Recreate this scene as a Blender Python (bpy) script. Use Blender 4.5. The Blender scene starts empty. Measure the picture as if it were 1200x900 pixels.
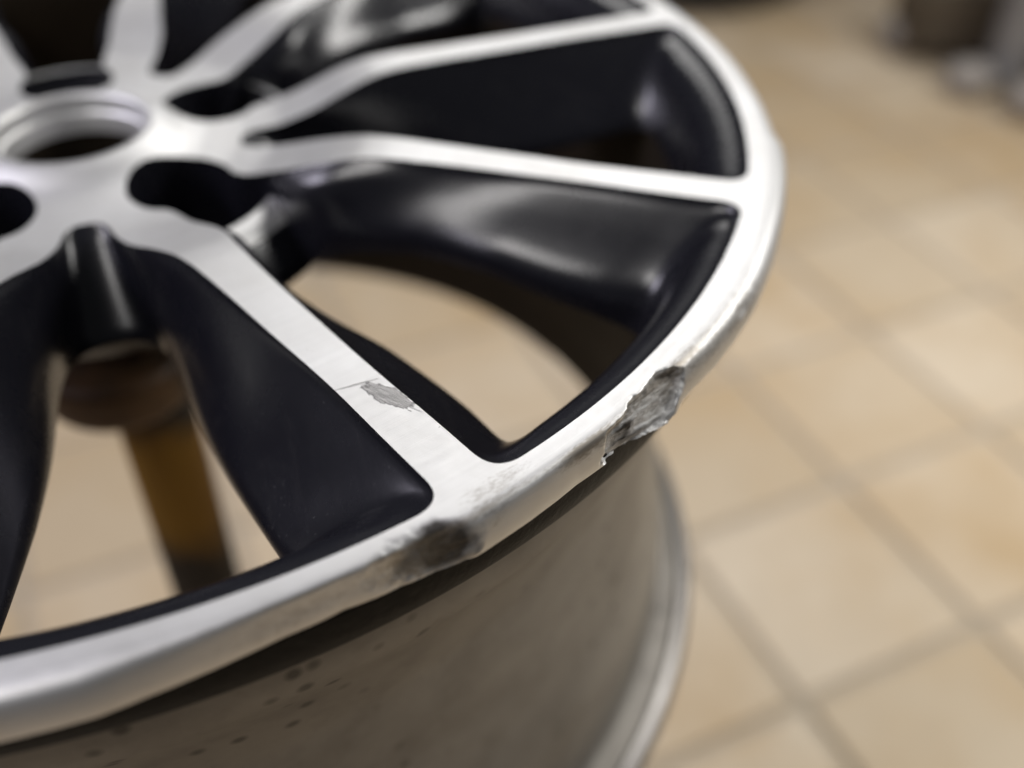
import bpy, bmesh, math, random
import numpy as np
from mathutils import Matrix, Vector, Euler, geometry

random.seed(4); np.random.seed(4)
R_ = math.radians
S = 0.243                 # wheel radius in metres: wheel profiles below are in radii
H = 3.13 * S              # height of the wheel face above the floor
sc = bpy.context.scene
col = sc.collection
PI = math.pi

# ------------------------------------------------------------------ camera, light, exposure
cam_d = bpy.data.cameras.new('camera'); cam = bpy.data.objects.new('camera', cam_d); col.objects.link(cam)
cam.location = (0.6433 * S, -1.3290 * S, 0.6293 * S + H)
cam.rotation_euler = Euler((0.8640, -0.0052, 0.0137), 'XYZ')
cam_d.sensor_width = 36.0; cam_d.lens = 35.757
cam_d.clip_start = 0.01; cam_d.clip_end = 60
cam_d.dof.use_dof = True; cam_d.dof.focus_distance = 0.226; cam_d.dof.aperture_fstop = 4.2
cam_d.dof.aperture_blades = 0
sc.camera = cam

w = bpy.data.worlds.new('World'); sc.world = w; w.use_nodes = True
w.node_tree.nodes['Background'].inputs[0].default_value = (0.90, 0.93, 1.0, 1)
w.node_tree.nodes['Background'].inputs[1].default_value = 0.07

def area(name, loc, target, sx, sy, power, colr=(1, 1, 1)):
    d = bpy.data.lights.new(name, 'AREA'); d.shape = 'RECTANGLE'; d.size = sx; d.size_y = sy
    d.energy = power; d.color = colr
    o = bpy.data.objects.new(name, d); col.objects.link(o); o.location = loc
    o.rotation_euler = (Vector(target) - Vector(loc)).to_track_quat('-Z', 'Y').to_euler()
    return o
area('ceiling_lamp_far', (0.5, 2.3, 2.7), (0.15, 0, 0.6), 2.4, 0.8, 34, (1, 0.98, 0.96))
area('ceiling_lamp_near', (-0.70, -0.80, 2.3), (0.1, -0.1, 0.7), 0.7, 0.40, 10, (1.0, 0.97, 0.95))
area('wall_lamp_left', (-1.65, -0.25, 2.05), (0.1, 0.0, 0.7), 1.2, 0.6, 26, (0.88, 0.84, 1.0))
area('side_lamp', (1.75, 0.55, 1.7), (0.65, 0.6, 0.0), 0.7, 0.7, 14, (1.0, 0.98, 0.95)).data.spread = R_(120)

sc.view_settings.view_transform = 'Standard'; sc.view_settings.look = 'None'
sc.view_settings.exposure = 0.0; sc.view_settings.gamma = 1.0
sc.view_settings.use_curve_mapping = False

# ------------------------------------------------------------------ helpers
def link(name, me, mat=None, parent=None):
    o = bpy.data.objects.new(name, me); col.objects.link(o)
    if mat is not None and not me.materials: me.materials.append(mat)
    if parent is not None: o.parent = parent
    return o
def mesh(name, V, F, N=None, smooth=True):
    me = bpy.data.meshes.new(name)
    me.from_pydata([tuple(map(float, v)) for v in V], [], [tuple(map(int, f)) for f in F]); me.update()
    if smooth:
        me.polygons.foreach_set('use_smooth', [True] * len(me.polygons))
    if N is not None:
        me.normals_split_custom_set_from_vertices([tuple(map(float, n)) for n in N])
    return me
def vnormals(V, F):
    V = np.asarray(V, float); N = np.zeros_like(V)
    for f in F:
        a = V[list(f)]
        if len(f) == 4: n = np.cross(a[2] - a[0], a[3] - a[1])
        else: n = np.cross(a[1] - a[0], a[2] - a[0])
        N[list(f)] += n
    return N / (np.linalg.norm(N, axis=1)[:, None] + 1e-20)
def subset(V, F, N, keep):
    F2 = [f for f, k in zip(F, keep) if k]
    ids = sorted({i for f in F2 for i in f}); m = {i: j for j, i in enumerate(ids)}
    return V[ids], [tuple(m[i] for i in f) for f in F2], N[ids]
def tag(o, label=None, cat=None, group=None, kind=None):
    for k, v in (('label', label), ('category', cat), ('group', group), ('kind', kind)):
        if v: o[k] = v
    return o
def hash3(a, b, c):
    h = np.sin(a * 127.1 + b * 311.7 + c * 74.7) * 43758.5453
    return h - np.floor(h)
def vnoise(P):
    P = np.asarray(P, float); i = np.floor(P); f = P - i; f = f * f * (3 - 2 * f); r = 0
    for dx in (0, 1):
        for dy in (0, 1):
            for dz in (0, 1):
                wgt = (f[:, 0] if dx else 1 - f[:, 0]) * (f[:, 1] if dy else 1 - f[:, 1]) * (f[:, 2] if dz else 1 - f[:, 2])
                r = r + wgt * hash3(i[:, 0] + dx, i[:, 1] + dy, i[:, 2] + dz)
    return r
def fbm(P, o=4):
    P = np.asarray(P, float); r = 0; a = 0.5
    for k in range(o): r = r + a * (vnoise(P * 2 ** k + 17.3 * k) - 0.5); a *= 0.5
    return r * 2
def smooth01(x, a, b):
    t = np.clip((x - a) / (b - a), 0, 1); return t * t * (3 - 2 * t)

# ------------------------------------------------------------------ materials
class NT:
    def __init__(s, name):
        s.m = bpy.data.materials.new(name); s.m.use_nodes = True; s.t = s.m.node_tree
        s.b = s.t.nodes['Principled BSDF']
    def n(s, typ, **kw):
        x = s.t.nodes.new(typ)
        for k, v in kw.items():
            if k.startswith('i_'):
                key = k[2:]; key = int(key) if key.isdigit() else key.replace('_', ' ')
                x.inputs[key].default_value = v
            else: setattr(x, k, v)
        return x
    def l(s, a, b): s.t.links.new(a, b)
    def p(s, **kw):
        for k, v in kw.items():
            s.b.inputs[k.replace('_', ' ')].default_value = v
    def math(s, op, a, b=None, clamp=False):
        x = s.n('ShaderNodeMath', operation=op, use_clamp=clamp)
        for i, v in enumerate((a, b)):
            if v is None: continue
            if isinstance(v, (int, float)): x.inputs[i].default_value = v
            else: s.l(v, x.inputs[i])
        return x.outputs[0]
    def ramp(s, fac, *stops):
        x = s.n('ShaderNodeValToRGB'); e = x.color_ramp.elements
        while len(e) < len(stops): e.new(0.5)
        for el, (p, c) in zip(e, stops):
            el.position = p; el.color = (c, c, c, 1) if isinstance(c, (int, float)) else tuple(c) + (1,)
        s.l(fac, x.inputs[0]); return x.outputs[0]
    def mix(s, fac, a, b):
        x = s.n('ShaderNodeMix', data_type='RGBA')
        if isinstance(fac, (int, float)): x.inputs['Factor'].default_value = fac
        else: s.l(fac, x.inputs['Factor'])
        for key, v in (('A', a), ('B', b)):
            sock = [i for i in x.inputs if i.name == key and i.type == 'RGBA'][0]
            if isinstance(v, tuple): sock.default_value = v + (1,) if len(v) == 3 else v
            else: s.l(v, sock)
        return [o for o in x.outputs if o.type == 'RGBA'][0]
    def noise(s, scale, detail=4, rough=0.55, vec=None, dist=0.0):
        x = s.n('ShaderNodeTexNoise'); x.inputs['Scale'].default_value = scale
        x.inputs['Detail'].default_value = detail; x.inputs['Roughness'].default_value = rough
        x.inputs['Distortion'].default_value = dist
        if vec is not None: s.l(vec, x.inputs['Vector'])
        return x.outputs['Fac']
    def objco(s): return s.n('ShaderNodeTexCoord').outputs['Object']
    def mapping(s, vec, loc=(0, 0, 0), rot=(0, 0, 0), scale=(1, 1, 1), typ='POINT'):
        x = s.n('ShaderNodeMapping', vector_type=typ); s.l(vec, x.inputs[0])
        x.inputs[1].default_value = loc; x.inputs[2].default_value = rot; x.inputs[3].default_value = scale
        return x.outputs[0]
    def bump(s, h, strength=0.3, dist=0.001):
        x = s.n('ShaderNodeBump'); x.inputs['Strength'].default_value = strength; x.inputs['Distance'].default_value = dist
        s.l(h, x.inputs['Height']); s.l(x.outputs[0], s.b.inputs['Normal']); return x

def machined(name, damaged=False, scratch=None):
    t = NT(name); co = t.objco()
    # lathe grooves: fine rings round the axle
    sep = t.n('ShaderNodeSeparateXYZ'); t.l(co, sep.inputs[0])
    rr = t.math('SQRT', t.math('ADD', t.math('POWER', sep.outputs[0], 2.0), t.math('POWER', sep.outputs[1], 2.0)))
    ring = t.n('ShaderNodeTexNoise', noise_dimensions='1D'); ring.inputs['Scale'].default_value = 2600; ring.inputs['Detail'].default_value = 2
    t.l(rr, ring.inputs['W'])
    big = t.noise(28, 5, 0.6, co); fine = t.noise(260, 4, 0.6, co)
    base = t.mix(t.ramp(big, (0.35, 0.0), (0.75, 1.0)), (0.80, 0.80, 0.795), (0.71, 0.705, 0.69))
    ring2 = t.n('ShaderNodeTexNoise', noise_dimensions='1D'); ring2.inputs['Scale'].default_value = 520; ring2.inputs['Detail'].default_value = 4
    t.l(rr, ring2.inputs['W'])
    base = t.mix(t.math('MULTIPLY', t.ramp(ring2.outputs['Fac'], (0.40, 0.0), (0.62, 1.0)), 0.06), base, (0.58, 0.575, 0.565))
    smg = t.ramp(t.noise(17, 6, 0.7, co, 0.8), (0.56, 0.0), (0.72, 1.0))
    base = t.mix(t.math('MULTIPLY', smg, 0.28), base, (0.42, 0.40, 0.37))
    # small dirt specks
    spk = t.noise(420, 2, 0.5, co); spm = t.ramp(spk, (0.735, 0.0), (0.80, 1.0))
    spm = t.math('MULTIPLY', spm, t.ramp(t.noise(35, 2, 0.5, co), (0.5, 0.0), (0.62, 1.0)))
    base = t.mix(t.math('MULTIPLY', spm, 0.75), base, (0.13, 0.11, 0.09))
    rough = t.math('ADD', t.math('ADD', t.math('MULTIPLY', fine, 0.12), t.math('MULTIPLY', ring2.outputs['Fac'], 0.09)), 0.40)
    h = t.math('ADD', t.math('MULTIPLY', ring.outputs['Fac'], 0.35), t.math('MULTIPLY', fine, 0.25))
    if scratch:
        for (px, py, rz, lx, ly, strn) in scratch:
            v = t.mapping(co, loc=(px * S, py * S, 0), rot=(0, 0, rz), scale=(lx * S, ly * S, 1), typ='TEXTURE')
            wob = t.noise(3.0, 3, 0.6, v)
            s2 = t.n('ShaderNodeSeparateXYZ'); t.l(v, s2.inputs[0])
            ax = t.math('ABSOLUTE', s2.outputs[0]); ay = t.math('ABSOLUTE', s2.outputs[1])
            dd = t.math('ADD', t.math('MAXIMUM', ax, t.math('ADD', t.math('MULTIPLY', ax, 0.55), ay)), t.math('MULTIPLY', t.math('SUBTRACT', wob, 0.5), 0.9))
            mask = t.ramp(dd, (0.82, 1.0), (1.0, 0.0))
            edge = t.ramp(dd, (0.78, 0.0), (0.90, 1.0), (1.02, 0.0))
            str_ = t.noise(1.0, 3, 0.65, t.mapping(v, rot=(0, 0, 0.35), scale=(1.6, 34, 1)))
            grey = t.ramp(str_, (0.40, (0.12, 0.115, 0.105)), (0.52, (0.55, 0.54, 0.52)), (0.66, (0.85, 0.84, 0.82)))
            base = t.mix(t.math('MULTIPLY', mask, strn), base, grey)
            base = t.mix(t.math('MULTIPLY', edge, 0.75 * strn), base, (0.10, 0.095, 0.09))
            h = t.math('ADD', h, t.math('MULTIPLY', t.math('MULTIPLY', mask, str_), 3.0))
    if damaged:
        at = t.n('ShaderNodeAttribute', attribute_name='gouge'); a2 = t.n('ShaderNodeAttribute', attribute_name='grime')
        a3 = t.n('ShaderNodeAttribute', attribute_name='stain')
        n1 = t.noise(330, 6, 0.7, co, 0.6); n2 = t.noise(120, 5, 0.65, co, 0.3)
        g = t.math('MULTIPLY', at.outputs['Fac'], 1.0, True)
        gm = t.ramp(t.math('ADD', g, t.math('MULTIPLY', t.math('SUBTRACT', n2, 0.5), 0.7)), (0.30, 0.0), (0.50, 1.0))
        uv = t.n('ShaderNodeUVMap', uv_map='along_edge').outputs[0]
        fib = t.noise(1.0, 5, 0.68, t.mapping(uv, rot=(0, 0, 0.10), scale=(0.95, 12, 1)), 1.3)
        tt = t.math('ADD', t.math('MULTIPLY', fib, 0.7), t.math('MULTIPLY', n1, 0.3))
        torn = t.ramp(tt, (0.43, (0.010, 0.008, 0.006)), (0.48, (0.10, 0.09, 0.075)), (0.52, (0.45, 0.435, 0.41)), (0.58, (0.92, 0.91, 0.89)))
        fine2 = t.noise(1.0, 3, 0.6, t.mapping(uv, rot=(0, 0, 0.10), scale=(2.6, 60, 1)), 0.8)
        n1 = t.math('ADD', t.math('MULTIPLY', tt, 0.75), t.math('MULTIPLY', fine2, 0.45))
        dirt = t.ramp(t.math('ADD', a2.outputs['Fac'], t.math('MULTIPLY', t.math('SUBTRACT', n2, 0.5), 0.7)), (0.12, 0.0), (0.95, 1.0))
        base = t.mix(t.math('MULTIPLY', dirt, 0.93), base, (0.022, 0.016, 0.011))
        st = t.ramp(t.math('ADD', a3.outputs['Fac'], t.math('MULTIPLY', t.math('SUBTRACT', n1, 0.5), 1.3)), (0.38, 0.0), (0.75, 1.0))
        base = t.mix(t.math('MULTIPLY', st, 0.75), base, (0.20, 0.165, 0.12))
        rough = t.math('ADD', rough, t.math('MULTIPLY', t.math('MAXIMUM', gm, dirt), 0.22), True)
        h = t.math('ADD', h, t.math('MULTIPLY', t.math('MULTIPLY', n1, gm), 13.0))
        t.l(t.math('SUBTRACT', 0.5, t.math('MULTIPLY', dirt, 0.47)), t.b.inputs['Specular IOR Level'])
        t.l(t.math('SUBTRACT', 0.9, t.math('MULTIPLY', dirt, 0.85)), t.b.inputs['Metallic'])
    else: t.p(Metallic=0.9)
    t.l(base, t.b.inputs['Base Color']); t.l(rough, t.b.inputs['Roughness'])
    t.bump(h, 0.35, 0.00022)
    return t.m

def black_paint():
    t = NT('black_paint'); co = t.objco()
    n = t.noise(60, 5, 0.6, co); dust = t.noise(900, 2, 0.5, co)
    d = t.math('MULTIPLY', t.ramp(dust, (0.66, 0.0), (0.76, 1.0)), t.ramp(n, (0.45, 0.0), (0.7, 1.0)))
    sm = t.ramp(t.noise(25, 6, 0.7, t.mapping(co, scale=(1, 3, 1)), 1.0), (0.55, 0.0), (0.8, 1.0))
    base = t.mix(t.math('MULTIPLY', d, 0.35), (0.0075, 0.0075, 0.011), (0.20, 0.20, 0.20))
    base = t.mix(t.math('MULTIPLY', sm, 0.05), base, (0.2, 0.19, 0.18))
    t.l(base, t.b.inputs['Base Color'])
    t.l(t.math('ADD', t.math('MULTIPLY', n, 0.12), 0.21), t.b.inputs['Roughness'])
    t.p(Coat_Weight=0.2, Coat_Roughness=0.16, IOR=1.5)
    t.bump(t.noise(700, 2, 0.5, co), 0.06, 0.0002)
    return t.m
def simple(name, c, rough=0.5, metal=0.0, c2=None, scale=40, bump=0.2, bd=0.0005, lo=0.35, hi=0.7):
    t = NT(name); co = t.objco(); n = t.noise(scale, 6, 0.65, co, 0.3)
    if c2: t.l(t.mix(t.ramp(n, (lo, 0.0), (hi, 1.0)), c, c2), t.b.inputs['Base Color'])
    else: t.p(Base_Color=c + (1,))
    t.p(Roughness=rough, Metallic=metal)
    if bump: t.bump(n, bump, bd)
    return t.m
def barrel_mat():
    t = NT('dirty_barrel'); co = t.objco()
    n = t.noise(9, 6, 0.65, co, 0.4); n2 = t.noise(60, 5, 0.6, co)
    base = t.mix(t.ramp(n, (0.3, 0.0), (0.7, 1.0)), (0.36, 0.335, 0.295), (0.17, 0.152, 0.130))
    vor = t.n('ShaderNodeTexVoronoi'); vor.inputs['Scale'].default_value = 100; t.l(co, vor.inputs['Vector'])
    sp = t.math('MULTIPLY', t.ramp(vor.outputs['Distance'], (0.10, 1.0), (0.26, 0.0)), t.ramp(t.noise(16, 2, 0.5, co), (0.43, 0.0), (0.52, 1.0)))
    base = t.mix(t.math('MULTIPLY', sp, 0.7), base, (0.02, 0.017, 0.013))
    base = t.mix(t.math('MULTIPLY', t.ramp(n2, (0.5, 0.0), (0.8, 1.0)), 0.35), base, (0.04, 0.034, 0.028))
    t.l(base, t.b.inputs['Base Color']); t.p(Metallic=0.2, Roughness=0.48)
    t.bump(n2, 0.15, 0.0006)
    return t.m

M_face = machined('machined_aluminium')
M_black = black_paint()
M_barrel = barrel_mat()
M_inner = simple('shaded_dark_brown', (0.011, 0.008, 0.005), 0.7, 0.0, (0.020, 0.014, 0.008), 12, 0.2)  # inside of the barrel: its shade is put into this near-black colour
M_flange = simple('dull_bare_metal', (0.30, 0.285, 0.27), 0.42, 0.6, (0.20, 0.185, 0.17), 30, 0.1)
M_soot = simple('black_bead_coating', (0.004, 0.004, 0.004), 0.42, 0.0, (0.010, 0.009, 0.008), 300, 0.5, 0.0006, 0.5, 0.75)

# ------------------------------------------------------------------ wheel: the 2-D outlines (radii)
ri = 0.9455
_rz = np.array([0, .105, .118, .135, .155, .18, .235, .29, .34, .40, .44, .48, .55, .70, .90, .945, 1.1])
_zz = np.array([-.033, -.033, -.034, -.042, -.053, -.058, -.060, -.055, -.041, -.020, -.009, -.005, -.004, -.003, -.001, 0, 0])
_rr = np.linspace(0, 1.1, 2201); _zg = np.interp(_rr, _rz, _zz)
_k = np.exp(-0.5 * (np.arange(-60, 61) * 0.0005 / 0.009) ** 2); _k /= _k.sum()
_zg = np.convolve(np.pad(_zg, 60, mode='edge'), _k, 'valid')
def zf(r): return np.interp(r, _rr, _zg)
def nf(x, y):
    r = np.hypot(x, y); d = (zf(r + .002) - zf(r - .002)) / .004
    n = np.stack([-d * x / (r + 1e-9), -d * y / (r + 1e-9), np.ones_like(r)], -1)
    return n / np.linalg.norm(n, axis=-1)[..., None]

def catmull(P, n=24):
    P = np.asarray(P, float); Q = np.vstack([2 * P[0] - P[1], P, 2 * P[-1] - P[-2]]); out = []
    for i in range(1, len(Q) - 2):
        t = np.linspace(0, 1, n, endpoint=False)[:, None]; a, b, c, d = Q[i - 1], Q[i], Q[i + 1], Q[i + 2]
        out.append(0.5 * (2 * b + (c - a) * t + (2 * a - 5 * b + 4 * c - d) * t ** 2 + (3 * b - a - 3 * c + d) * t ** 3))
    return np.vstack(out + [P[-1:]])
def resample(P, n, s0=0.0, s1=None):
    d = np.r_[0, np.cumsum(np.hypot(*np.diff(P[:, :2], axis=0).T))]
    s = np.linspace(s0, d[-1] if s1 is None else s1, n)
    return np.stack([np.interp(s, d, P[:, k]) for k in range(P.shape[1])], 1)
NH, NS, NF, NR = 26, 56, 9, 22       # points of hub arc, side, corner, rim arc (half an outline)
def half(hub, side, rr_, rho):
    """hub: control points on the axis up to the side; side: on to beyond the rim circle"""
    hubc = catmull(hub); sd = catmull(np.vstack([hub[-1:], side]))
    r = np.hypot(sd[:, 0], sd[:, 1]); i = int(np.argmax(r > rr_)); f = (rr_ - r[i - 1]) / (r[i] - r[i - 1])
    X = sd[i - 1] + f * (sd[i] - sd[i - 1]); sd = np.vstack([sd[:i], X])
    L = np.hypot(*np.diff(sd[:, :2], axis=0).T).sum()
    S1 = resample(sd, NS, 0, L - rho)
    a0 = math.atan2(X[1], X[0]); a1 = a0 - rho / rr_
    A = S1[-1, :2]; B = np.array([rr_ * math.cos(a1), rr_ * math.sin(a1)])
    t = np.linspace(0, 1, NF + 1)[1:, None]
    fl = (1 - t) ** 2 * A + 2 * t * (1 - t) * X[:2] + t ** 2 * B
    aa = np.linspace(a1, 0, NR + 1)[1:]
    rim = np.stack([rr_ * np.cos(aa), rr_ * np.sin(aa)], 1)
    return np.vstack([resample(hubc, NH)[:-1, :2], S1[:, :2], fl, rim])
# window between the two spokes of a pair (V), its axis along x
V_top = half(np.array([(.2365, 0), (.2382, .012), (.2450, .0215), (.2580, .0275)]),
             np.array([(.282, .0325), (.31, .040), (.345, .052), (.385, .073), (.45, .106), (.53, .137), (.62, .169), (.72, .205), (.83, .239), (.97, .283)]), ri, .032)
V_bot = half(np.array([(.350, 0), (.354, .022), (.364, .041), (.384, .058)]),
             np.array([(.42, .067), (.47, .071), (.56, .078), (.66, .094), (.79, .120), (.93, .15)]), .866, .035)
_a = np.radians(np.linspace(180, 58, 8))
_lug = np.stack([.215 + .071 * np.cos(_a), .071 * np.sin(_a)], 1)
L_top = half(_lug, np.array([(.272, .0605), (.292, .066), (.316, .075), (.36, .086), (.406, .101), (.455, .124), (.5416, .156), (.632, .186), (.7325, .218), (.833, .248), (.97, .292)]), ri, .032)
_lb = np.stack([.215 + .066 * np.cos(_a), .066 * np.sin(_a)], 1)
L_bot = half(_lb, np.array([(.272, .060), (.292, .066), (.316, .062), (.36, .052), (.41, .055), (.455, .070), (.55, .096), (.65, .106), (.75, .121), (.84, .143), (.95, .17)]), .868, .035)
Vz = lambda x: np.interp(x, [.36, .45, .56, .66, .78, .87], [-.168, -.163, -.156, -.148, -.130, -.115])
Lz = lambda x: np.interp(x, [.15, .29, .34, .39, .45, .53, .65, .78, .84, .87], [-.25, -.235, -.19, -.150, -.124, -.110, -.106, -.126, -.142, -.130])
TL = np.array([0, .012, .03, .06, .10, .15, .2, .27, .35, .44, .54, .64, .74, .84, .92, 1.0])
RIM_R = np.array([0, .0015, .0040, .0080, .0130, .0190, .0255, .0320, .0385, .0450, .0510, .0565, .0620, .0680, .0735, .0790])
RIM_Z = np.array([0, .0050, .0098, .0130, .0150, .0165, .0185, .0218, .0265, .0330, .0415, .0520, .0650, .0830, .1000, .1180])
HALF = NH - 1 + NS + NF + NR
def weights():
    i = np.arange(HALF)
    return smooth01(i, NH - 1 + NS - 5, NH - 1 + NS + NF), smooth01(i, NH + 6, NH + 26)
W_RIM, W_OUT = weights()
def loft(top, bot, zb, lug):
    """levels x HALF x 3, top edge on the machined surface, bottom edge on the back of the wheel"""
    zt = zf(np.hypot(top[:, 0], top[:, 1])); zbv = zb(bot[:, 0]); out = []
    for t in TL:
        g_hub = np.interp(t, [0, .012, .03, .06, .10, .15, .22, .35, 1], [0, .03, .10, .26, .45, .63, .78, .90, 1])
        g_side = np.interp(t, [0, .05, .12, .3, .5, .62, .72, .82, 1], [0, .02, .09, .34, .66, .84, .95, .995, 1])
        if not lug:
            g_side = np.interp(t, [0, .05, .12, .5, .9, .96, 1], [0, .02, .09, .50, .97, .995, 1])
            g_hub = np.interp(t, [0, .03, .10, .92, 1], [0, .03, .14, .98, 1])
        g_rim = np.interp(t, TL, RIM_R / RIM_R[-1])
        h_rim = np.interp(t, TL, RIM_Z / RIM_Z[-1])
        g = (1 - W_RIM) * ((1 - W_OUT) * g_hub + W_OUT * g_side) + W_RIM * g_rim
        h = (1 - W_RIM) * t + W_RIM * h_rim
        xy = top + (bot - top) * g[:, None]
        out.append(np.c_[xy, zt + (zbv - zt) * h])
    A = np.array(out)
    if not lug:
        for k in range(3, len(TL)):
            fk = smooth01(TL[k], .02, .5); a = A[k]; full = np.vstack([a[:0:-1] * np.array([1, -1, 1.0]), a])
            for _ in range(int(40 * fk)):
                m = full.copy(); m[1:-1] = .5 * full[1:-1] + .25 * (full[:-2] + full[2:]); n_ = len(a) - 1
                full[n_ - 60:n_ + 61] = m[n_ - 60:n_ + 61]
            A[k] = full[len(a) - 1:]
    # the first step is a tiny rounded paint edge
    return A
def grid_faces(nl, n, flip=False):
    F = []
    for a in range(nl - 1):
        for b in range(n - 1):
            q = (a * n + b, a * n + b + 1, (a + 1) * n + b + 1, (a + 1) * n + b)
            F.append(q[::-1] if flip else q)
    return F
def rotz(P, a):
    c, s = math.cos(a), math.sin(a); P = np.array(P, float); x = P[:, 0] * c - P[:, 1] * s; P[:, 1] = P[:, 0] * s + P[:, 1] * c; P[:, 0] = x; return P
def mirror(V, F, N):
    m = np.array([1, -1, 1.0]); return V * m, [tuple(f[::-1]) for f in F], N * m

s36 = PI / 5
TH0 = -0.5592                         # angle of the lug hole next to the camera
LV = loft(V_top, V_bot, Vz, False); LL = loft(L_top, L_bot, Lz, True)
nl = len(TL)
def wall(L):
    V = L.reshape(-1, 3); F = grid_faces(nl, HALF)
    # mirror neighbours across the axis so that the normals on the axis are right
    N = vnormals(V, F)
    for a in range(nl):
        for b in (0, HALF - 1):
            n = N[a * HALF + b]; n[1] = 0; n /= np.linalg.norm(n)
    return V, F, N
VV, VF, VN = wall(LV); LV2, LF, LN = wall(LL)
# orient: normals must look into the window (towards its axis, y -> 0)
if VN[(nl // 2) * HALF + NH + 30][1] > 0: VF = [f[::-1] for f in VF]; VN = -VN
if LN[(nl // 2) * HALF + NH + 30][1] > 0: LF = [f[::-1] for f in LF]; LN = -LN
colidx = np.array([f[0] % HALF if f[0] % HALF < f[1] % HALF else f[1] % HALF for f in VF])
colidxL = np.array([min(i % HALF for i in f) for f in LF]); colidx = np.array([min(i % HALF for i in f) for f in VF])
is_hub = lambda c: c < NH + 4
is_rim = lambda c: c >= NH - 1 + NS + NF // 2
# V window lies on the pair axis (x axis); the L window of the half sector on the axis at +36 deg, mirrored
LVm, LFm, LNm = mirror(LV2, LF, LN); LVm = rotz(LVm, s36); LNm = rotz(LNm, s36)

# machined face of half a sector (triangulated between the outlines)
def face_half():
    L = rotz(L_top * np.array([1, -1.0]) if False else np.c_[L_top * np.array([1, -1.0]), np.zeros(len(L_top))], s36)[:, :2]
    iv = NH - 1 + NS + NF - 1
    Vo = V_top[:iv + 1]; Lo = L[:iv + 1]
    av = math.atan2(Vo[-1][1], Vo[-1][0]); al = math.atan2(Lo[-1][1], Lo[-1][0])
    rb = .113
    arc = lambda r, a, b, n: [(r * math.cos(x), r * math.sin(x)) for x in np.linspace(a, b, n)]
    seg = lambda p, q, n: [tuple(np.array(p) + (np.array(q) - np.array(p)) * t) for t in np.linspace(0, 1, n)]
    poly = [(rb, 0)] + seg((rb, 0), tuple(Vo[0]), 12)[1:-1] + [tuple(p) for p in Vo] + arc(ri, av, al, 14)[1:-1] + [tuple(p) for p in Lo[::-1]]
    poly += seg(tuple(Lo[0]), (rb * math.cos(s36), rb * math.sin(s36)), 4)[1:-1] + arc(rb, s36, 0, 20)[:-1]
    P = np.array(poly)
    def inside(q):
        x, y = q[:, 0][:, None], q[:, 1][:, None]; x0, y0 = P[:, 0], P[:, 1]; x1, y1 = np.roll(x0, -1), np.roll(y0, -1)
        c = ((y0 > y) != (y1 > y)) & (x < (x1 - x0) * (y - y0) / (y1 - y0 + 1e-12) + x0); return c.sum(1) % 2 == 1
    gx, gy = np.meshgrid(np.arange(.1, .96, .0085), np.arange(0, .6, .0085)); G = np.stack([gx.ravel(), gy.ravel()], 1)
    G += np.random.uniform(-.0015, .0015, G.shape)
    G = G[inside(G)]
    dmin = np.array([np.hypot(*(P - g).T).min() for g in G]); G = G[dmin > .005]
    n = len(P)
    res = geometry.delaunay_2d_cdt([Vector(map(float, p)) for p in np.vstack([P, G])], [(i, (i + 1) % n) for i in range(n)], [], 0, 1e-7)
    v = np.array([tuple(a) for a in res[0]]); f = [tuple(a) for a in res[2]]
    cen = np.array([v[list(t)].mean(0) for t in f]); ok = inside(cen)
    f = [t for t, k in zip(f, ok) if k]
    f = [t if np.cross(v[t[1]] - v[t[0]], v[t[2]] - v[t[0]]) > 0 else t[::-1] for t in f]
    Z = zf(np.hypot(v[:, 0], v[:, 1]))
    return np.c_[v, Z], f, nf(v[:, 0], v[:, 1])
FV, FF, FN = face_half()
fr = np.array([np.hypot(*FV[list(t)].mean(0)[:2]) for t in FF])
R_HUB = .275
def back_half():
    iv = NH - 1 + NS + NF - 1
    a = LV[-1][:iv + 1]; b = LVm.reshape(nl, HALF, 3)[-1][:iv + 1]
    V = np.vstack([a, b]); n = iv + 1
    F = [(i, i + n, i + 1 + n, i + 1) for i in range(n - 1)]
    return V, F
BV, BF = back_half()
BN = vnormals(BV, BF)
if BN[len(BV) // 3][2] > 0: BF = [f[::-1] for f in BF]; BN = -BN

# ------------------------------------------------------------------ wheel objects
wheel = bpy.data.objects.new('alloy_wheel', None); col.objects.link(wheel); wheel.location = (0, 0, H)
tag(wheel, 'silver and black ten spoke car wheel with gouged and scraped rim edge', 'wheel')

def join(*parts):
    V, F, N, o = [], [], [], 0
    for v, f, n in parts:
        V.append(v); N.append(n); F += [tuple(i + o for i in t) for t in f]; o += len(v)
    return np.vstack(V), F, np.vstack(N)
sp_v = subset(VV, VF, VN, [not is_hub(c) and not is_rim(c) for c in colidx])
sp_l = subset(LVm, LFm, LNm, [not is_hub(c) and not is_rim(c) for c in colidxL])
spoke_body = join(sp_v, sp_l, (BV, BF, BN))
spoke_top = subset(FV, FF, FN, fr >= R_HUB)
hub_half = join(subset(VV, VF, VN, [is_hub(c) for c in colidx]), subset(LVm, LFm, LNm, [is_hub(c) for c in colidxL]))
hub_top = subset(FV, FF, FN, fr < R_HUB)
rim_half = join(subset(VV, VF, VN, [is_rim(c) for c in colidx]), subset(LVm, LFm, LNm, [is_rim(c) for c in colidxL]))

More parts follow.
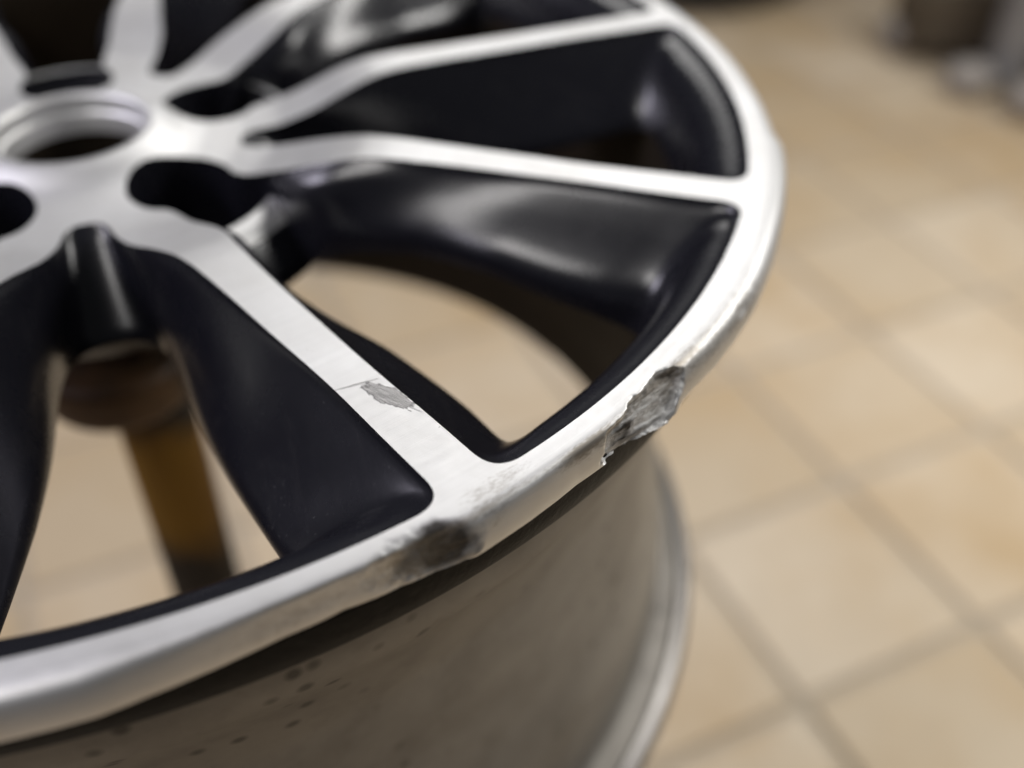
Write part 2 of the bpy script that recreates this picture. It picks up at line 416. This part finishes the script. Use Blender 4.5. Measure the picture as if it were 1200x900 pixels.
me_b = [mesh('spoke', spoke_body[0] * S, spoke_body[1], spoke_body[2]), None]
m = mirror(*spoke_body); me_b[1] = mesh('spoke', m[0] * S, m[1], m[2])
me_t = [mesh('spoke_face', spoke_top[0] * S, spoke_top[1], spoke_top[2]), None]
m = mirror(*spoke_top); me_t[1] = mesh('spoke_face', m[0] * S, m[1], m[2])
for me in me_b: me.materials.append(M_black)
for me in me_t: me.materials.append(M_face)
SCRATCH = [(0.759, 0.2545, 0.60, .030, .0125, 0.85), (0.7325, 0.230, 1.62, .024, .0016, 0.55), (0.772, 0.262, 0.62, .026, .0016, 0.5)]
M_scr = machined('scraped_machined_aluminium', scratch=SCRATCH)
for k in range(5):
    ax = TH0 + s36 + 2 * k * s36
    for sgn in (0, 1):
        o = link('spoke', me_b[sgn], None, wheel); o.rotation_euler.z = ax
        near = (k == 4 and sgn == 0)
        me = me_t[sgn]
        if near:
            me = me.copy(); me.materials.clear(); me.materials.append(M_scr)
            o['label'] = 'black spoke with a grey scrape across its silver face'
        t = link('spoke_face', me, None, o)
def fivefold(half_):
    parts = []
    for k in range(5):
        for hv in (half_, mirror(*half_)):
            parts.append((rotz(hv[0], TH0 + s36 + 2 * k * s36), hv[1], rotz(hv[2], TH0 + s36 + 2 * k * s36)))
    return join(*parts)
hb = fivefold(hub_half); hub = link('hub', mesh('hub', hb[0] * S, hb[1], hb[2]), M_black, wheel)
ht = fivefold(hub_top); link('hub_face', mesh('hub_face', ht[0] * S, ht[1], ht[2]), M_face, hub)
rl = fivefold(rim_half); ledge = link('rim_ledge', mesh('rim_ledge', rl[0] * S, rl[1], rl[2]), M_black, wheel)

def revolve(name, prof, mat, parent, n=256, z0=0.0, a0=0.0, a1=2 * PI, scale=S):
    prof = np.array(prof, float); V = []; full = abs(a1 - a0 - 2 * PI) < 1e-6
    A = np.linspace(a0, a1, n, endpoint=not full)
    for a in A:
        V += [(r * math.cos(a), r * math.sin(a), z + z0) for r, z in prof]
    m_ = len(prof); F = []
    for i in range(n if full else n - 1):
        j = (i + 1) % n
        for k in range(m_ - 1): F.append((i * m_ + k, j * m_ + k, j * m_ + k + 1, i * m_ + k + 1))
    V = np.array(V) * scale
    return link(name, mesh(name, V, F), mat, parent)
def round_prof(P, r=.004, n=4):
    P = [np.array(p, float) for p in P]; out = [P[0]]
    for a, b, c in zip(P, P[1:], P[2:]):
        u, v = a - b, c - b; lu, lv = np.linalg.norm(u), np.linalg.norm(v); d = min(r, lu * .45, lv * .45)
        p, q = b + u / lu * d, b + v / lv * d
        for t in np.linspace(0, 1, n): out.append((1 - t) ** 2 * p + 2 * t * (1 - t) * b + t ** 2 * q)
    out.append(P[-1]); return out
# centre bore: chamfered machined boss, bright bore wall
revolve('center_bore', round_prof([(.113, -.0335), (.108, -.034), (.104, -.040), (.104, -.060), (.099, -.062), (.097, -.092)][::-1], .003), M_face, hub, 128)
revolve('bore_lower_wall', [(.098, -.272), (.098, -.0925)], M_inner, hub, 96)  # lower bore wall; the darkness of the hole is put into its colour
revolve('hub_back', [(.10, -.272), (.235, -.272), (.24, -.25), (.24, -.2)], M_black, hub, 96)
# lug holes
for k in range(5):
    a = TH0 + 2 * k * s36
    V = []; F = []
    seat = revolve('lug_seat', [(.073, -.205), (.045, -.205), (.034, -.225), (.034, -.30)], M_black, hub, 40)
    seat.location = (.215 * math.cos(a) * S, .215 * math.sin(a) * S, 0)
    # bridge across the outer side of the lug hole
    n = 24; inn = []; out = []
    for t in np.linspace(-1, 1, n):
        y = .098 * t
        inn.append((.322 - 3.0 * y * y, y)); out.append((.350 - 1.0 * y * y, y))
    def strip(z_i, z_o, z_bot):
        V = []
        for (xi, yi), (xo, yo) in zip(inn, out):
            V += [(xi, yi, z_bot), (xi, yi, z_i), (xo, yo, z_o), (xo + .010, yo, z_bot)]
        return V
    def prism(lvl):
        V = []; m_ = len(lvl)
        for (xi, yi), (xo, yo) in zip(inn, out):
            for kind, dx, z in lvl: V.append(((xi if kind == 'i' else xo) + dx, yi if kind == 'i' else yo, z))
        F = [(i * m_ + j, (i + 1) * m_ + j, (i + 1) * m_ + j + 1, i * m_ + j + 1) for i in range(n - 1) for j in range(m_ - 1)]
        return np.array(V), F
    def make(name, lvl, mat, par):
        V, F = prism(lvl); N = vnormals(V, F)
        if np.mean(N[:, 2]) < 0: F = [f[::-1] for f in F]
        V = rotz(V, a)
        return link(name, mesh(name, V * S, F), mat, par)
    br = make('hub_bridge', [('i', -.05, -.215), ('i', 0, -.21), ('i', 0, -.086), ('o', -.002, -.106), ('o', .002, -.111), ('o', .010, -.122), ('o', .024, -.142), ('o', .033, -.158), ('o', .034, -.166), ('o', .02, -.175), ('i', -.02, -.216)], M_black, wheel)
    make('bridge_face', [('i', 0.001, -.0825), ('i', .004, -.081), ('o', -.006, -.101), ('o', -.0015, -.1045)], M_face, br)

# rim lip: machined outer band with the gouges
def lip():
    aF = np.radians(np.arange(-80, -22, .055)); aM = np.radians(np.arange(-22, 42, .25)); aR = np.radians(np.arange(42, 280, 1.0))
    A = np.r_[aF, aM, aR]; n = len(A)
    prof = catmull(np.array([(ri, 0), (.9535, .0003), (.9615, .0002), (.9692, -.0004), (.9755, -.0022), (.9808, -.0060), (.9848, -.0122), (.9876, -.0200), (.9890, -.0290), (.9888, -.0370), (.9868, -.0430)]), 5)
    m_ = len(prof); deg = np.degrees(A); deg = np.where(deg > 180, deg - 360, deg)
    kx = [-100, -73.6, -70, -67.6, -64.8, -61.6, -58.6, -56, -53.5, -51.5, -48.2, -44.4, -40.3, -36, -31, -25, -17, -11, -7, -4.2, -2.5, 3, 14, 30]
    ky = [0, -.002, -.003, -.008, -.0125, -.0175, -.019, -.016, -.011, -.007, -.009, -.011, -.008, -.004, .001, .005, .005, .0075, .010, .011, .003, .002, .003, 0]
    dl = np.interp(deg, kx, ky); dl = np.convolve(np.pad(dl, 2, mode='wrap'), np.ones(5) / 5, 'valid')
    rr, aa = prof[:, 0][None] + 0 * A[:, None], A[:, None] + 0 * prof[:, 0][None]
    zz = prof[:, 1][None] + 0 * A[:, None]
    u = np.linspace(0, 1, m_)[None] + 0 * A[:, None]           # across the band
    rr = rr + dl[:, None] * smooth01(u, .1, .75)
    D = np.degrees(aa); D = np.where(D > 180, D - 360, D)
    P = np.stack([rr * np.cos(aa), rr * np.sin(aa), zz], -1).reshape(-1, 3)
    nz = lambda f, o=4: fbm(P * f, o).reshape(n, m_)
    e1, e2 = nz(28), nz(90)
    # first gouge: a smooth scoop out of the corner, packed with dirt
    ga = 1 - np.sqrt(((D + 54.5) / 3.8) ** 2 + ((u - .68) / .50) ** 2) + .40 * e1
    g1 = smooth01(ga, 0, .85)
    # second: torn metal, steep where it starts, dragged out into fibres where it ends
    c2 = .68 - .035 * (D + 39.2)
    gb = 1 - np.sqrt((np.where(D < -39.2, (D + 39.2) / 3.3, (D + 39.2) / 4.4)) ** 2 + ((u - c2) / .37) ** 2) + .38 * e1 + .14 * e2
    g2 = smooth01(gb, 0, .30)
    nick = smooth01(1 - np.sqrt(((D + 27.2) / 1.0) ** 2 + ((u - .60) / .13) ** 2) + .5 * e1, 0, .5)
    skew = D * .9 + u * 2.2
    r3 = fbm(np.c_[(skew * .55).ravel(), (u * 11 - .10 * D).ravel() + 40, (e1 * 1.2).ravel()], 4).reshape(n, m_)   # fibres dragged along the edge
    dep = g1 * (.0080 + .005 * e1) + g2 * (.0088 + .005 * e1 + .0048 * r3 + .0010 * e2) + nick * .002 * (1 + e2)
    # rolled burr at the end of the second gouge
    burr = np.exp(-((D + 37.2) / 1.7) ** 2) * smooth01(u, .55, .9) * (.0062 + .005 * r3)
    # surface direction of the displacement: outward and up at the corner
    dr = -dep * (.35 + .65 * u) + burr; dz = -dep * (1.0 - .55 * u) - burr * .3
    # faint waviness everywhere on the outer edge in front
    wv = nz(14, 3) * .0016 * smooth01(u, .4, 1) * smooth01(-D, -5, 30)
    rr = rr + dr + wv; zz = zz + dz
    V = np.stack([rr * np.cos(aa), rr * np.sin(aa), zz], -1).reshape(-1, 3)
    F = [(i * m_ + k, i * m_ + k + 1, ((i + 1) % n) * m_ + k + 1, ((i + 1) % n) * m_ + k)[::-1] for i in range(n) for k in range(m_ - 1)]
    F = [f[::-1] for f in F]
    me = mesh('rim_lip', V * S, F)
    g1d = smooth01(1 - np.sqrt(((D + 53.2) / 2.3) ** 2 + ((u - .60) / .42) ** 2) + .50 * e1 + .15 * e2, -.25, .8)
    rims = np.clip(1 - np.abs(ga - .16) / .16, 0, 1) * np.clip(.35 + 1.2 * e2, 0, 1)
    grime = g1d * 1.15 + rims * .40 + g2 * (.60 * smooth01(-r3, .0, .35) + .55 * np.exp(-((D + 40.4) / 1.0) ** 2 - ((u - .72) / .2) ** 2))
    stain = np.exp(-((D + 43.6) / 2.4) ** 2 - ((u - .50) / .16) ** 2) * .66 + np.exp(-((D + 27) / 6) ** 2 - ((u - .6) / .25) ** 2) * .42 \
        + np.exp(-((D + 50.6) / 2.0) ** 2 - ((u - .45) / .35) ** 2) * .30 + np.exp(-((D + 61) / 5) ** 2 - ((u - .7) / .3) ** 2) * .33 + np.exp(-((D + 35) / 4) ** 2 - ((u - .45) / .3) ** 2) * .34 \
        + np.exp(-((D + 48.5) / 2.6) ** 2 - ((u - .12) / .2) ** 2) * .30 + np.exp(-((u - .40) / .07) ** 2) * .24 * smooth01(-D, 10, 40)
    stain = stain + .46 * g1 + .2 * g2
    for nm, a_ in (('gouge', np.clip(.30 * g1 + g2 + .7 * nick, 0, 1)), ('grime', np.clip(grime, 0, 1)), ('stain', np.clip(stain, 0, 1))):
        at = me.attributes.new(nm, 'FLOAT', 'POINT'); at.data.foreach_set('value', a_.astype(np.float32).ravel())
    uvl = me.uv_layers.new(name='along_edge')
    li = np.zeros(len(me.loops), np.int32); me.loops.foreach_get('vertex_index', li)
    uvl.data.foreach_set('uv', np.stack([D.ravel()[li], u.ravel()[li]], 1).astype(np.float32).ravel())
    return me, dl, A
lip_me, _dl, _A = lip()
o = link('rim_lip', lip_me, machined('curb_damaged_aluminium', damaged=True), wheel)
o['label'] = 'silver machined rim edge with two gouges and scrapes'
revolve('bead_flange', round_prof([(.925, -.118), (.940, -.112), (.955, -.098), (.966, -.090), (.969, -.072), (.969, -.045), (.966, -.034)], .006), M_soot, wheel, 400)
bar = revolve('barrel', round_prof([(.960, -.905), (.952, -.88), (.905, -.865), (.905, -.73), (.898, -.68), (.880, -.60), (.872, -.50), (.872, -.34), (.900, -.24), (.925, -.19), (.931, -.16), (.930, -.110)], .02, 6), M_barrel, wheel, 256)
revolve('barrel_inside', round_prof([(.868, -.116), (.862, -.15), (.852, -.30), (.852, -.52), (.870, -.68), (.880, -.74), (.884, -.86), (.915, -.885), (.945, -.905)], .02, 5), M_inner, bar, 192)
revolve('inboard_flange', round_prof([(.945, -.906), (.948, -.918), (.962, -.922), (.976, -.915), (.979, -.900), (.972, -.882), (.954, -.874)], .006), M_flange, bar, 256)

# ------------------------------------------------------------------ stand under the wheel
stand = bpy.data.objects.new('wheel_stand', None); col.objects.link(stand)
tag(stand, 'worn yellow post with dark round cap holding the wheel from below', 'stand')
t = NT('banded_yellow_paint'); co = t.objco(); n = t.noise(14, 6, 0.65, co, 0.5)
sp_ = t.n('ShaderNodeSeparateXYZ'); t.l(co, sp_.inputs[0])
banded = t.math('ADD', t.math('MULTIPLY', t.math('ABSOLUTE', t.math('SUBTRACT', sp_.outputs[2], 0.588)), 16.0), t.math('MULTIPLY', t.math('SUBTRACT', n, 0.5), 1.4))  # yellow in one height band, darker above and below it
t.l(t.mix(t.ramp(banded, (0.40, 0.0), (0.75, 1.0)), (0.30, 0.155, 0.007), (0.020, 0.014, 0.011)), t.b.inputs['Base Color']); t.p(Roughness=0.75)
M_yel = t.m
M_cap = simple('dark_rusty_steel', (0.035, 0.020, 0.010), 0.6, 0.1, (0.15, 0.075, 0.026), 22, 0.3)
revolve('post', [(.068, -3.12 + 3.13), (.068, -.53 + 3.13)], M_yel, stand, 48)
revolve('cap', round_prof([(.068, 2.60), (.105, 2.605), (.128, 2.63), (.128, 2.69), (.118, 2.705), (.0, 2.708)], .01), M_cap, stand, 64).location = (-.035 * S, -.01 * S, 0)
revolve('spigot', round_prof([(.050, 2.700), (.050, 2.78), (.125, 2.80), (.125, 2.857), (.105, 2.857), (.100, 2.80)], .006), M_cap, stand, 48)
revolve('foot_plate', round_prof([(.0, .05), (.30, .05), (.32, .035), (.32, .006)], .01), M_cap, stand, 48)

# ------------------------------------------------------------------ floor: tiles in a grout bed
TS = .967 * S; GA = .443; OX, OY = 1.838 * S, 1.044 * S
NT_I, NT_J = 17, 17
def tile_mesh():
    g = .0065; b = .0022; hs = TS / 2 - g; me = bpy.data.meshes.new('floor_tile'); bm = bmesh.new()
    def ring(h, z, c=.004):
        p = []
        for sx, sy in ((1, 1), (-1, 1), (-1, -1), (1, -1)):
            q = [(h, h - c), (h - c, h)] if (sx * sy > 0) else [(h - c, h), (h, h - c)]
            p += [bm.verts.new((sx * x, sy * y, z)) for x, y in q]
        return p
    r0 = ring(hs, -.012); r1 = ring(hs, -b); r2 = ring(hs - b * .4, -b * .35); r3 = ring(hs - b, 0)
    for a, c in ((r0, r1), (r1, r2), (r2, r3)):
        for i in range(8): bm.faces.new((a[i], a[(i + 1) % 8], c[(i + 1) % 8], c[i]))
    bm.faces.new(r3); bm.to_mesh(me); bm.free(); return me
t = NT('beige_glazed_tile'); geo = t.n('ShaderNodeNewGeometry'); oi = t.n('ShaderNodeObjectInfo')
pos = geo.outputs['Position']
n1 = t.noise(3.1, 5, 0.6, pos); n2 = t.noise(34, 5, 0.6, pos)
base = t.mix(t.ramp(oi.outputs['Random'], (0.0, 0.0), (1.0, 1.0)), (0.66, 0.56, 0.42), (0.53, 0.425, 0.285))
base = t.mix(t.math('MULTIPLY', t.ramp(n1, (0.40, 0.0), (0.72, 1.0)), 0.85), base, (0.46, 0.31, 0.145))
base = t.mix(t.math('MULTIPLY', t.ramp(n2, (0.45, 0.0), (0.75, 1.0)), 0.25), base, (0.40, 0.31, 0.20))
t.l(base, t.b.inputs['Base Color']); t.l(t.math('ADD', t.math('MULTIPLY', n2, 0.2), 0.28), t.b.inputs['Roughness'])
t.bump(n2, 0.08, 0.001)
M_tile = t.m
M_grout = simple('grey_brown_grout', (0.46, 0.39, 0.295), 0.9, 0.0, (0.39, 0.33, 0.25), 60, 0.4, 0.001)
fl = bpy.data.meshes.new('floor')
Lf = 30.0
fl.from_pydata([(-Lf, -Lf, 0), (Lf, -Lf, 0), (Lf, Lf, 0), (-Lf, Lf, 0)], [], [(0, 1, 2, 3)]); fl.update()
floor = link('floor', fl, M_grout); floor.location.z = -.0045; tag(floor, kind='structure')
TM = tile_mesh(); TM.materials.append(M_tile)
ca, sa = math.cos(GA), math.sin(GA)
cells = []
for i in range(-60, 60):
    for j in range(-60, 60):
        x = OX + TS * ((i + .5) * ca - (j + .5) * sa); y = OY + TS * ((i + .5) * sa + (j + .5) * ca)
        # the wedge of floor the camera looks at
        d = (y + 0.25) ; 
        if -.3 < y < 3.0 and -1.5 - .3 * d < x < 1.1 + .6 * d * .9: cells.append((math.hypot(x - cam.location.x, y - cam.location.y), x, y))
        elif -1.2 < y < 7 and -5 < x < 6: cells.append((50 + math.hypot(x, y), x, y))
cells.sort()
for d, x, y in cells[:295]:
    o = bpy.data.objects.new('floor_tile', TM); col.objects.link(o); o.parent = floor
    o.location = (x, y, .0045 + random.uniform(-.0006, .0006)); o.rotation_euler = (random.uniform(-.0015, .0015), random.uniform(-.0015, .0015), GA)
rest = bmesh.new()
for d, x, y in cells[295:]:
    mt = Matrix.Translation((x, y, .0045)) @ Matrix.Rotation(GA, 4, 'Z')
    h = TS / 2 - .0065
    rest.faces.new([rest.verts.new(mt @ Vector((sx * h, sy * h, 0))) for sx, sy in ((-1, -1), (1, -1), (1, 1), (-1, 1))])
me = bpy.data.meshes.new('far_tiles'); rest.to_mesh(me); rest.free()
o = link('far_floor_tiles', me, M_tile, floor); o['kind'] = 'stuff'

# ------------------------------------------------------------------ things out of focus behind
def tubebm(bm, p, q, r, n=20, r2=None):
    p, q = Vector(p), Vector(q); z = (q - p); L = z.length; mt = Matrix.Translation((p + q) / 2) @ z.to_track_quat('Z', 'Y').to_matrix().to_4x4()
    bmesh.ops.create_cone(bm, cap_ends=True, segments=n, radius1=r, radius2=r if r2 is None else r2, depth=L, matrix=mt)
def obm(name, bm, mat, parent, bev=0.0):
    if bev: bmesh.ops.bevel(bm, geom=[e for e in bm.edges], offset=bev, segments=2, affect='EDGES')
    me = bpy.data.meshes.new(name); bm.to_mesh(me); bm.free(); me.polygons.foreach_set('use_smooth', [True] * len(me.polygons))
    try: me.set_sharp_from_angle(angle=0.7)
    except Exception: pass
    return link(name, me, mat, parent)
for _m, _v in ((M_soot, .10), (M_inner, .15), (M_barrel, .3)): _m.node_tree.nodes['Principled BSDF'].inputs['Specular IOR Level'].default_value = _v
M_gm = simple('grey_metal', (0.32, 0.33, 0.35), 0.35, 0.5, (0.22, 0.22, 0.23), 20, 0.1)
M_dk = simple('dark_brown_grime', (0.075, 0.058, 0.038), 0.7, 0.0, (0.11, 0.085, 0.055), 20, 0.2)
M_pale = simple('pale_dusty_metal', (0.36, 0.33, 0.30), 0.5, 0.2, (0.27, 0.24, 0.21), 30, 0.1)
eq = bpy.data.objects.new('equipment_stand', None); col.objects.link(eq); eq.location = (4.80 * S, 7.15 * S, 0)
tag(eq, 'grey metal post on dark base with pale rounded feet, blurred at the top right', 'stand')
bm = bmesh.new(); tubebm(bm, (0, 0, .02), (0.03, 0.03, .95), .046, 28); obm('post', bm, M_gm, eq)
bm = bmesh.new(); bmesh.ops.create_cube(bm, size=1, matrix=Matrix.Translation((-.01, .17, .10)) @ Matrix.Diagonal((.34, .16, .13, 1))); obm('base', bm, M_dk, eq, .012)
bm = bmesh.new(); bmesh.ops.create_cube(bm, size=1, matrix=Matrix.Translation((.16, .02, .09)) @ Matrix.Diagonal((.12, .14, .10, 1))); obm('housing', bm, M_dk, eq, .012)
for x, y in ((-.085, -.035), (.01, -.135), (-.16, .20), (.20, .20)):
    bm = bmesh.new(); bmesh.ops.create_uvsphere(bm, u_segments=20, v_segments=12, radius=.05, matrix=Matrix.Translation((x, y, .034)) @ Matrix.Diagonal((1.1, 1, .68, 1)))
    obm('foot', bm, M_pale, eq)
tyre = bpy.data.objects.new('tyre', None); col.objects.link(tyre); tyre.location = (2.35 * S, 10.0 * S, 0)
tag(tyre, 'black tyre lying flat on the tiles behind the wheel, at the top edge', 'tyre')
M_rub = simple('black_rubber', (0.012, 0.012, 0.012), 0.6, 0.0, (0.02, 0.02, 0.02), 50, 0.2)
revolve('tread', round_prof([(.26, .012), (.30, .0), (.325, .03), (.33, .11), (.325, .18), (.30, .21), (.26, .20)], .03), M_rub, tyre, 96, scale=1)
revolve('sidewall', round_prof([(.26, .20), (.22, .205), (.205, .18), (.205, .03), (.22, .008), (.26, .012)], .015), M_rub, tyre, 96, scale=1)
